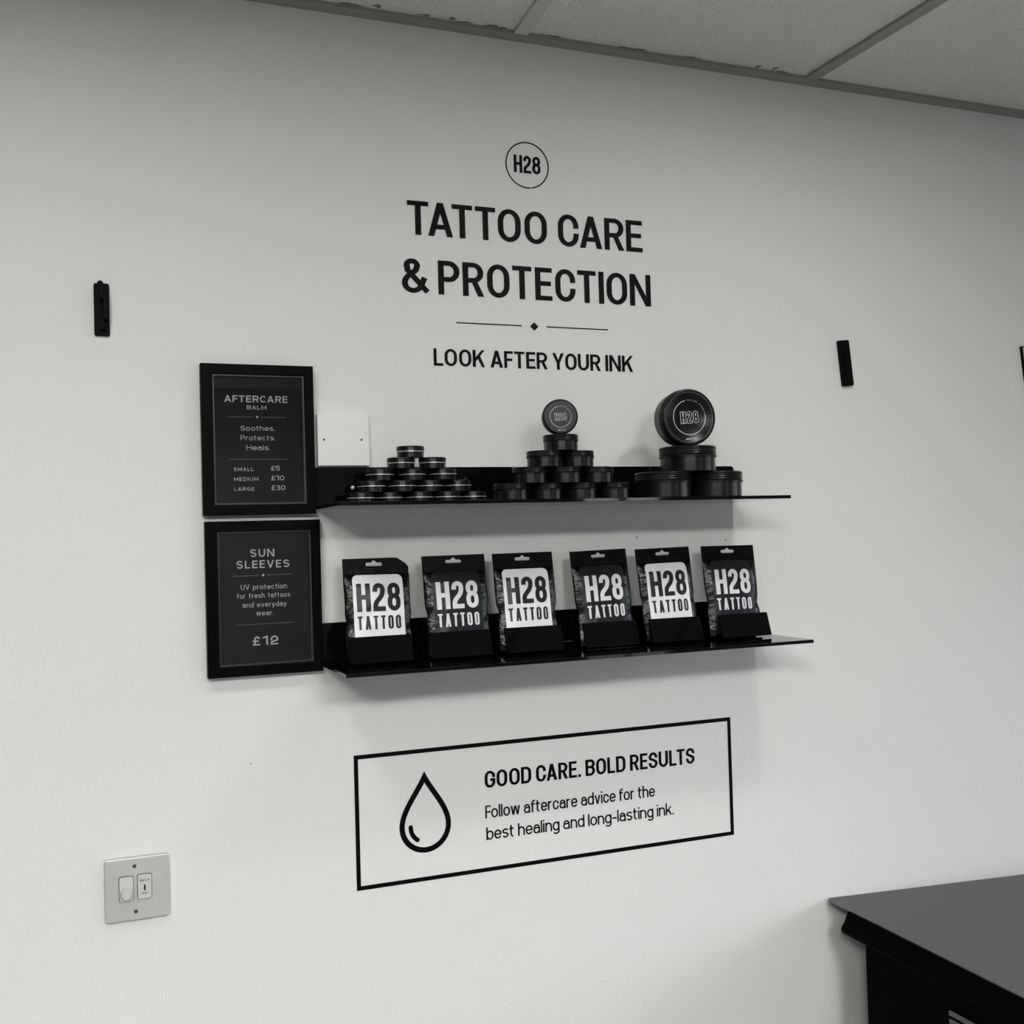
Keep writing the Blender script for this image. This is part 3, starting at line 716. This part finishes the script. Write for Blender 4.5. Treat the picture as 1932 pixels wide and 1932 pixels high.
def pouch(x, ztop, white, label, W=.105, roll=0.0, yaw=0.0, clip=False, seed=1.0, lean=8.5, htext=None):
    Hh = .158                    # full height of the pouch; its foot stands on the base of the stand
    t = thing('foil_pouch', (x, -.0655, SB+.0034), label, 'pouch', 'white-labelled pouches on the lower shelf' if white else 'dark-labelled pouches on the lower shelf')
    t.rotation_euler = (math.radians(-lean), roll, yaw)
    zs = Hh-.0255                # zip line: filled part below, flat header above
    rnd = random.Random(seed)
    ph = [rnd.uniform(0, 6) for _ in range(8)]
    def half(v):                 # half width: sides pinch in and out a little
        return W/2 - .0022*max(0, math.sin(v*9+ph[0]))*(1-v) - .0028*math.exp(-((v-.45-.06*math.sin(ph[1]))/.07)**2)
    def bulge(u, v):
        a = max(0.0, 1-abs(u)**3.2)*min(1.0, (1-v)*7)**.6*min(1.0, v*9+.25)**.5
        crease = .0012*noise.noise(Vector((u*2.2+seed, v*7+seed*2, seed)))
        edge = .0011*noise.noise(Vector((u*3+seed, v*13, 4*seed)))*max(0, (abs(u)-.68)/.32)*(1-abs(u)**8)
        return .0095*a + crease*a + edge
    def surf(x_, z_, lift, side=1):
        v = min(max(z_/zs, 0), 1); h = half(v); u = max(-1, min(1, x_/h))
        return (u*h, -side*(bulge(u, v)+.0004) - side*lift, z_)
    # filled body
    bm = bmesh.new(); nu, nv = 36, 48; grid = {}
    for side in (1, -1):
        for j in range(nv+1):
            for i in range(nu+1):
                v = j/nv; u = -1+2*i/nu; u = math.copysign(abs(u)**.75, u); h = half(v)
                grid[side, i, j] = bm.verts.new((u*h, -side*(bulge(u, v)*(1 if side == 1 else .7)+.0004), v*zs))
        for j in range(nv):
            for i in range(nu):
                q = [grid[side, i, j], grid[side, i+1, j], grid[side, i+1, j+1], grid[side, i, j+1]]
                bm.faces.new(q if side == 1 else q[::-1])
    for j in range(nv):
        for i_ in (0, nu):
            q = [grid[1, i_, j], grid[1, i_, j+1], grid[-1, i_, j+1], grid[-1, i_, j]]
            bm.faces.new(q if i_ == 0 else q[::-1])
    for j_ in (0, nv):
        for i in range(nu):
            q = [grid[1, i, j_], grid[-1, i, j_], grid[-1, i+1, j_], grid[1, i+1, j_]]
            bm.faces.new(q if j_ == 0 else q[::-1])
    obj('body', bm, 'film', t, True)
    # flat header with a hang hole
    hw_ = W/2; ht = Hh
    top = rrect(-hw_, hw_, zs-.0005, ht, 0, 3, (0, 0, 0, 0))
    if clip: top = [(-hw_, zs-.0005), (hw_-.001, zs-.0005), (hw_, zs+.010), (hw_-.004, zs+.0155), (hw_-.013, ht-.0035), (hw_-.018, ht-.0008), (hw_-.024, ht), (-hw_, ht-.001)]
    cz = ht-.0100; hx = -.0005 if not clip else -.0030
    hole = [(hx-.0105, cz-.0028)] + ell(hx+.0105, cz, .0028, .0028, -90, 90, 6) + [(hx+.0045, cz+.0028), (hx+.0014, cz+.0060), (hx-.0014, cz+.0060), (hx-.0045, cz+.0028)] + ell(hx-.0105, cz, .0028, .0028, 90, 270, 6)[:-1]
    hd_ = obj('header', outline_mesh('header', [top, hole], .0008), 'film_head', t); hd_.location = (0, .0004, 0)
    for k, zz in enumerate((zs+.0085, zs+.0045)):
        b_ = box(-hw_+.003, hw_-.003-(.002 if clip else 0), -.0016, -.0003, zz-.0009, zz+.0009, .0004, 1); obj('zip_ridge', b_, 'film', t)
    # label panel
    px0, px1, pz0, pz1 = -hw_+.0125, hw_-.0125, .004, zs-.0008
    loop = rrect(px0, px1, pz0, pz1, 0, 8, (.001, .001, .0085, .0085))
    def clampx(z):               # the panel's edge follows its rounded top corners
        d = pz1-z; r = .0085
        if d >= r: return 0.0
        return r-math.sqrt(max(0, r*r-(r-d)**2))
    bm = bmesh.new(); g = {}; nu2, nv2 = 26, 44
    zr = [pz0+(pz1-pz0)*(1-(1-j/nv2)**1.35) for j in range(nv2+1)]
    for j, zz in enumerate(zr):
        c = clampx(zz)
        for i in range(nu2+1):
            xx = px0+c+(px1-px0-2*c)*i/nu2; g[i, j] = bm.verts.new(surf(xx, zz, .0004))
    for j in range(nv2):
        for i in range(nu2): bm.faces.new((g[i, j], g[i+1, j], g[i+1, j+1], g[i, j+1]))
    pn = obj('label_panel', bm, 'panel_white' if white else 'panel_dark', t, True)
    pn['label'] = 'white panel' if white else 'charcoal panel'
    ps = .0105 if white else .0115
    sh, w = text_shapes('H28', .0432, .0690, sx=.175, sy=.165, track=.085, step=.12)
    fn = lambda a, b, l: surf(a, b, .0008+l)
    if not white: dz = .006
    else: dz = 0
    obj('large_lettering', shapes_mesh(place(sh, -w/2-.0005, Hh-.0835-dz*.4), fn), 'bag_dark' if white else 'bag_white', t)
    sh, w = text_shapes('TATTOO', .0208, .0682, kern=False, sx=.165, sy=.140, track=.19, step=.15)
    obj('small_lettering', shapes_mesh(place(sh, -w/2-.0010, Hh-.1110-dz*.4), fn), 'bag_dark' if white else 'bag_white', t)
    return t
order = ['leftmost', 'second from left', 'third from left', 'third from right', 'second from right', 'rightmost']
bags = [  # x, roll, yaw
    (.4085, .012, .03, True), (.5370, -.006, .0, False), (.6552, -.004, .0, False), (.7955, -.024, .02, False), (.9165, -.018, .0, False), (1.0425, .006, -.03, False)]
stands = [.4045, .5320, .6540, .7905, .9130, 1.0470]
for i, ((x, ro, ya, cl), sx) in enumerate(zip(bags, stands)):
    wh = i % 2 == 0
    stand(sx, 'sloping black stand holding the %s pouch' % order[i], yaw=ya*.5)
    pouch(x, 0, wh, '%s pouch of six, black with %s' % (order[i], 'a white panel and folded top corner' if cl else ('a white panel' if wh else 'a charcoal panel and white letters')), roll=ro, yaw=ya, clip=cl, seed=1.7*i+1.1)

# ================================================================== PLATES, SWITCH, BRACKETS
bp = thing('blanking_plate', (.3720, 0, Z(.1172)), 'white painted square blank plate with two screws, right of upper framed sign', 'cover plate')
obj('plate', outline_mesh('plate', [rrect(-.0410, .0410, 0, .0806, .0010, 3)], .0100, .0010), 'plate', bp)
for xs in (-.0313, .0285):
    bm = bmesh.new(); add_lathe(bm, [(0, .0006), (.0014, .0005), (.0018, 0)], 16)
    s = obj('screw', bm, 'screw', bp, True); s.rotation_euler = (math.pi/2, 0, 0); s.location = (xs, -.0101, .0409)

sw = thing('wall_switch', (.0537, 0, Z(-.5393)), 'square metal switch plate with knob and key switch, low at left of wall', 'switch plate')
pl = obj('plate', outline_mesh('plate', [rrect(-.0445, .0445, 0, .0905, .0045, 6)], .0095, .0020), 'steel', sw)
for xs, zs_ in ((-.0034, .0778), (-.0024, .0127)):
    bm = bmesh.new(); add_lathe(bm, [(0, .0010), (.0020, .0008), (.0028, 0)], 20)
    s = obj('screw', bm, 'screw', sw, True); s.rotation_euler = (math.pi/2, 0, 0); s.location = (xs, -.0096, zs_)
for cxm, zb, nm in ((-.0152, .0292, 'knob_module'), (.0100, .0300, 'key_module')):
    rim = obj('module_gap', outline_mesh('module_gap', [rrect(cxm-.0103, cxm+.0103, zb-.0008, zb+.0356, .0030, 5)], .0004), 'engraving', sw); rim.location = (0, -.0095, 0)
    mo = obj(nm, outline_mesh(nm, [rrect(cxm-.0096, cxm+.0096, zb, zb+.0348, .0027, 5)], .0034, .0012), 'module', sw); mo.location = (0, -.0095, 0)
    if nm == 'knob_module':
        bm = bmesh.new(); add_lathe(bm, [(.0080, 0), (.0077, .0070), (.0068, .0092), (.0061, .0097), (0, .0092)], 40)
        k = smooth_by_angle(obj('knob', bm, 'module', mo), 40); k.rotation_euler = (math.pi/2, 0, 0); k.location = (cxm-.0002, -.0034, zb+.0120)
    else:
        obj('key_slot', shapes_mesh([bar(cxm-.0011, cxm+.0011, zb+.0125, zb+.0205)], lambda x, z, l: (x, -.00355-l, z)), 'slot', mo)
        s1 = centered('EMG LTS', .0029, cxm, zb+.0255, .0136, sx=.20, sy=.18, track=.14); s1 += centered('TEST', .0028, cxm, zb+.0070, .0086, sx=.20, sy=.18, track=.14)
        obj('key_lettering', shapes_mesh(s1, lambda x, z, l: (x, -.00355-l, z)), 'engraving', mo)

br = thing('wall_bracket', (.0212, 0, Z(.3078)), 'black upright hook bracket high at the left of the wall', 'wall bracket')
obj('back_plate', outline_mesh('back_plate', [rrect(-.0106, .0106, 0, .0772, .003, 5)], .0045, .0008), 'bracket', br)
bm = bmesh.new(); add_lathe(bm, [(.0042, 0), (.0042, .0035), (.0034, .0046), (0, .0046)], 24)
k = smooth_by_angle(obj('top_lug', bm, 'bracket', br)); k.rotation_euler = (math.pi/2, 0, 0); k.location = (-.0015, 0, .0772)
obj('upper_arm', box(-.0028, .0022, -.0210, -.0044, .0500, .0690, .0008), 'bracket', br)
obj('front_bar', box(.0022, .0085, -.0200, -.0044, .0225, .0690, .0010), 'bracket', br)
obj('lower_catch', box(-.0030, .0040, -.0140, -.0044, .0080, .0165, .0010), 'bracket', br)

tp = obj('wall_strip', outline_mesh('wall_strip', [rrect(-.0122, .0122, 0, .0872, .0025, 5)], .0085, .002), 'bracket')
tp.location = (1.3490, 0, Z(.2672)); tp.rotation_euler = (0, math.radians(-5.7), 0)
tag(tp, 'short black tilted strip alone on the wall, right of the tagline', 'wall bracket')

cv = thing('wall_canvas', (1.9525, 0, Z(.0765)), 'pale panel in a thin black edge, cut off at the right of the photo', 'picture', None)
cv.rotation_euler = (0, math.radians(-6.5), 0)
obj('edge_frame', outline_mesh('edge_frame', [rrect(-.130, .130, 0, .300, 0.0008, 2), [(-.128, .002), (-.128, .298), (.128, .298), (.128, .002)]], .006, .0004), 'bracket', cv)
obj('panel', box(-.1278, .1278, -.0068, -.0005, .0022, .2978), 'panel_pale', cv)

# ================================================================== DESK
dk = thing('desk', (1.60, -.40, 0), 'black desk with a grey top against the wall, bottom right corner', 'desk')
O = Vector((1.60, -.40))
dz = Z(-.69)
def prism(bm, pts, z0, z1):
    a = [bm.verts.new((x-O.x, y-O.y, z0)) for x, y in pts]; b = [bm.verts.new((x-O.x, y-O.y, z1)) for x, y in pts]
    bm.faces.new(a[::-1]); bm.faces.new(b)
    n = len(pts)
    for i in range(n): bm.faces.new((a[i], a[(i+1) % n], b[(i+1) % n], b[i]))
    bmesh.ops.recalc_face_normals(bm, faces=bm.faces)
bm = bmesh.new()
prism(bm, [(1.2660, -.002), (1.2585, -.012), (1.2540, -.024), (1.2548, -.050), (1.2574, -.0845), (1.2474, -.4690), (1.2400, -.760), (2.60, -.760), (2.60, -.175)], dz-.0020, dz)
obj('desk_top', bm, 'desk', dk)
# moulded black edge running along the left side and front
prof = [(.004, -.0022), (-.002, -.012), (-.006, -.0215), (-.0125, -.0285), (-.0145, -.034), (-.0120, -.040), (.010, -.046), (.060, -.046), (.060, -.0022)]
bm = bmesh.new(); ring = []
for yy in (-.0640, -.765):
    xb = 1.2570+(yy+.0845)*.026
    ring.append([bm.verts.new((xb+a-O.x, yy-O.y, dz+b)) for a, b in prof])
n = len(prof)
for i in range(n): bm.faces.new((ring[0][i], ring[0][(i+1) % n], ring[1][(i+1) % n], ring[1][i]))
bm.faces.new(ring[0]); bm.faces.new(ring[1][::-1])
bmesh.ops.recalc_face_normals(bm, faces=bm.faces)
obj('edge_moulding', bm, 'desk_black', dk)
bm = bmesh.new(); prism(bm, [(1.2540, -.116), (1.2400, -.735), (2.55, -.735), (2.55, -.20)], 0, dz-.0023)
obj('carcass', bm, 'desk_black', dk)
bm = bmesh.new()
for k in range(7):
    add_box(bm, 1.2425-O.x, 1.2475-O.x, -.480-O.y, -.322-O.y, Z(-.7735)-.013*k, Z(-.7660)-.013*k, .001, 1)
obj('slatted_panel', bm, 'vent', dk)
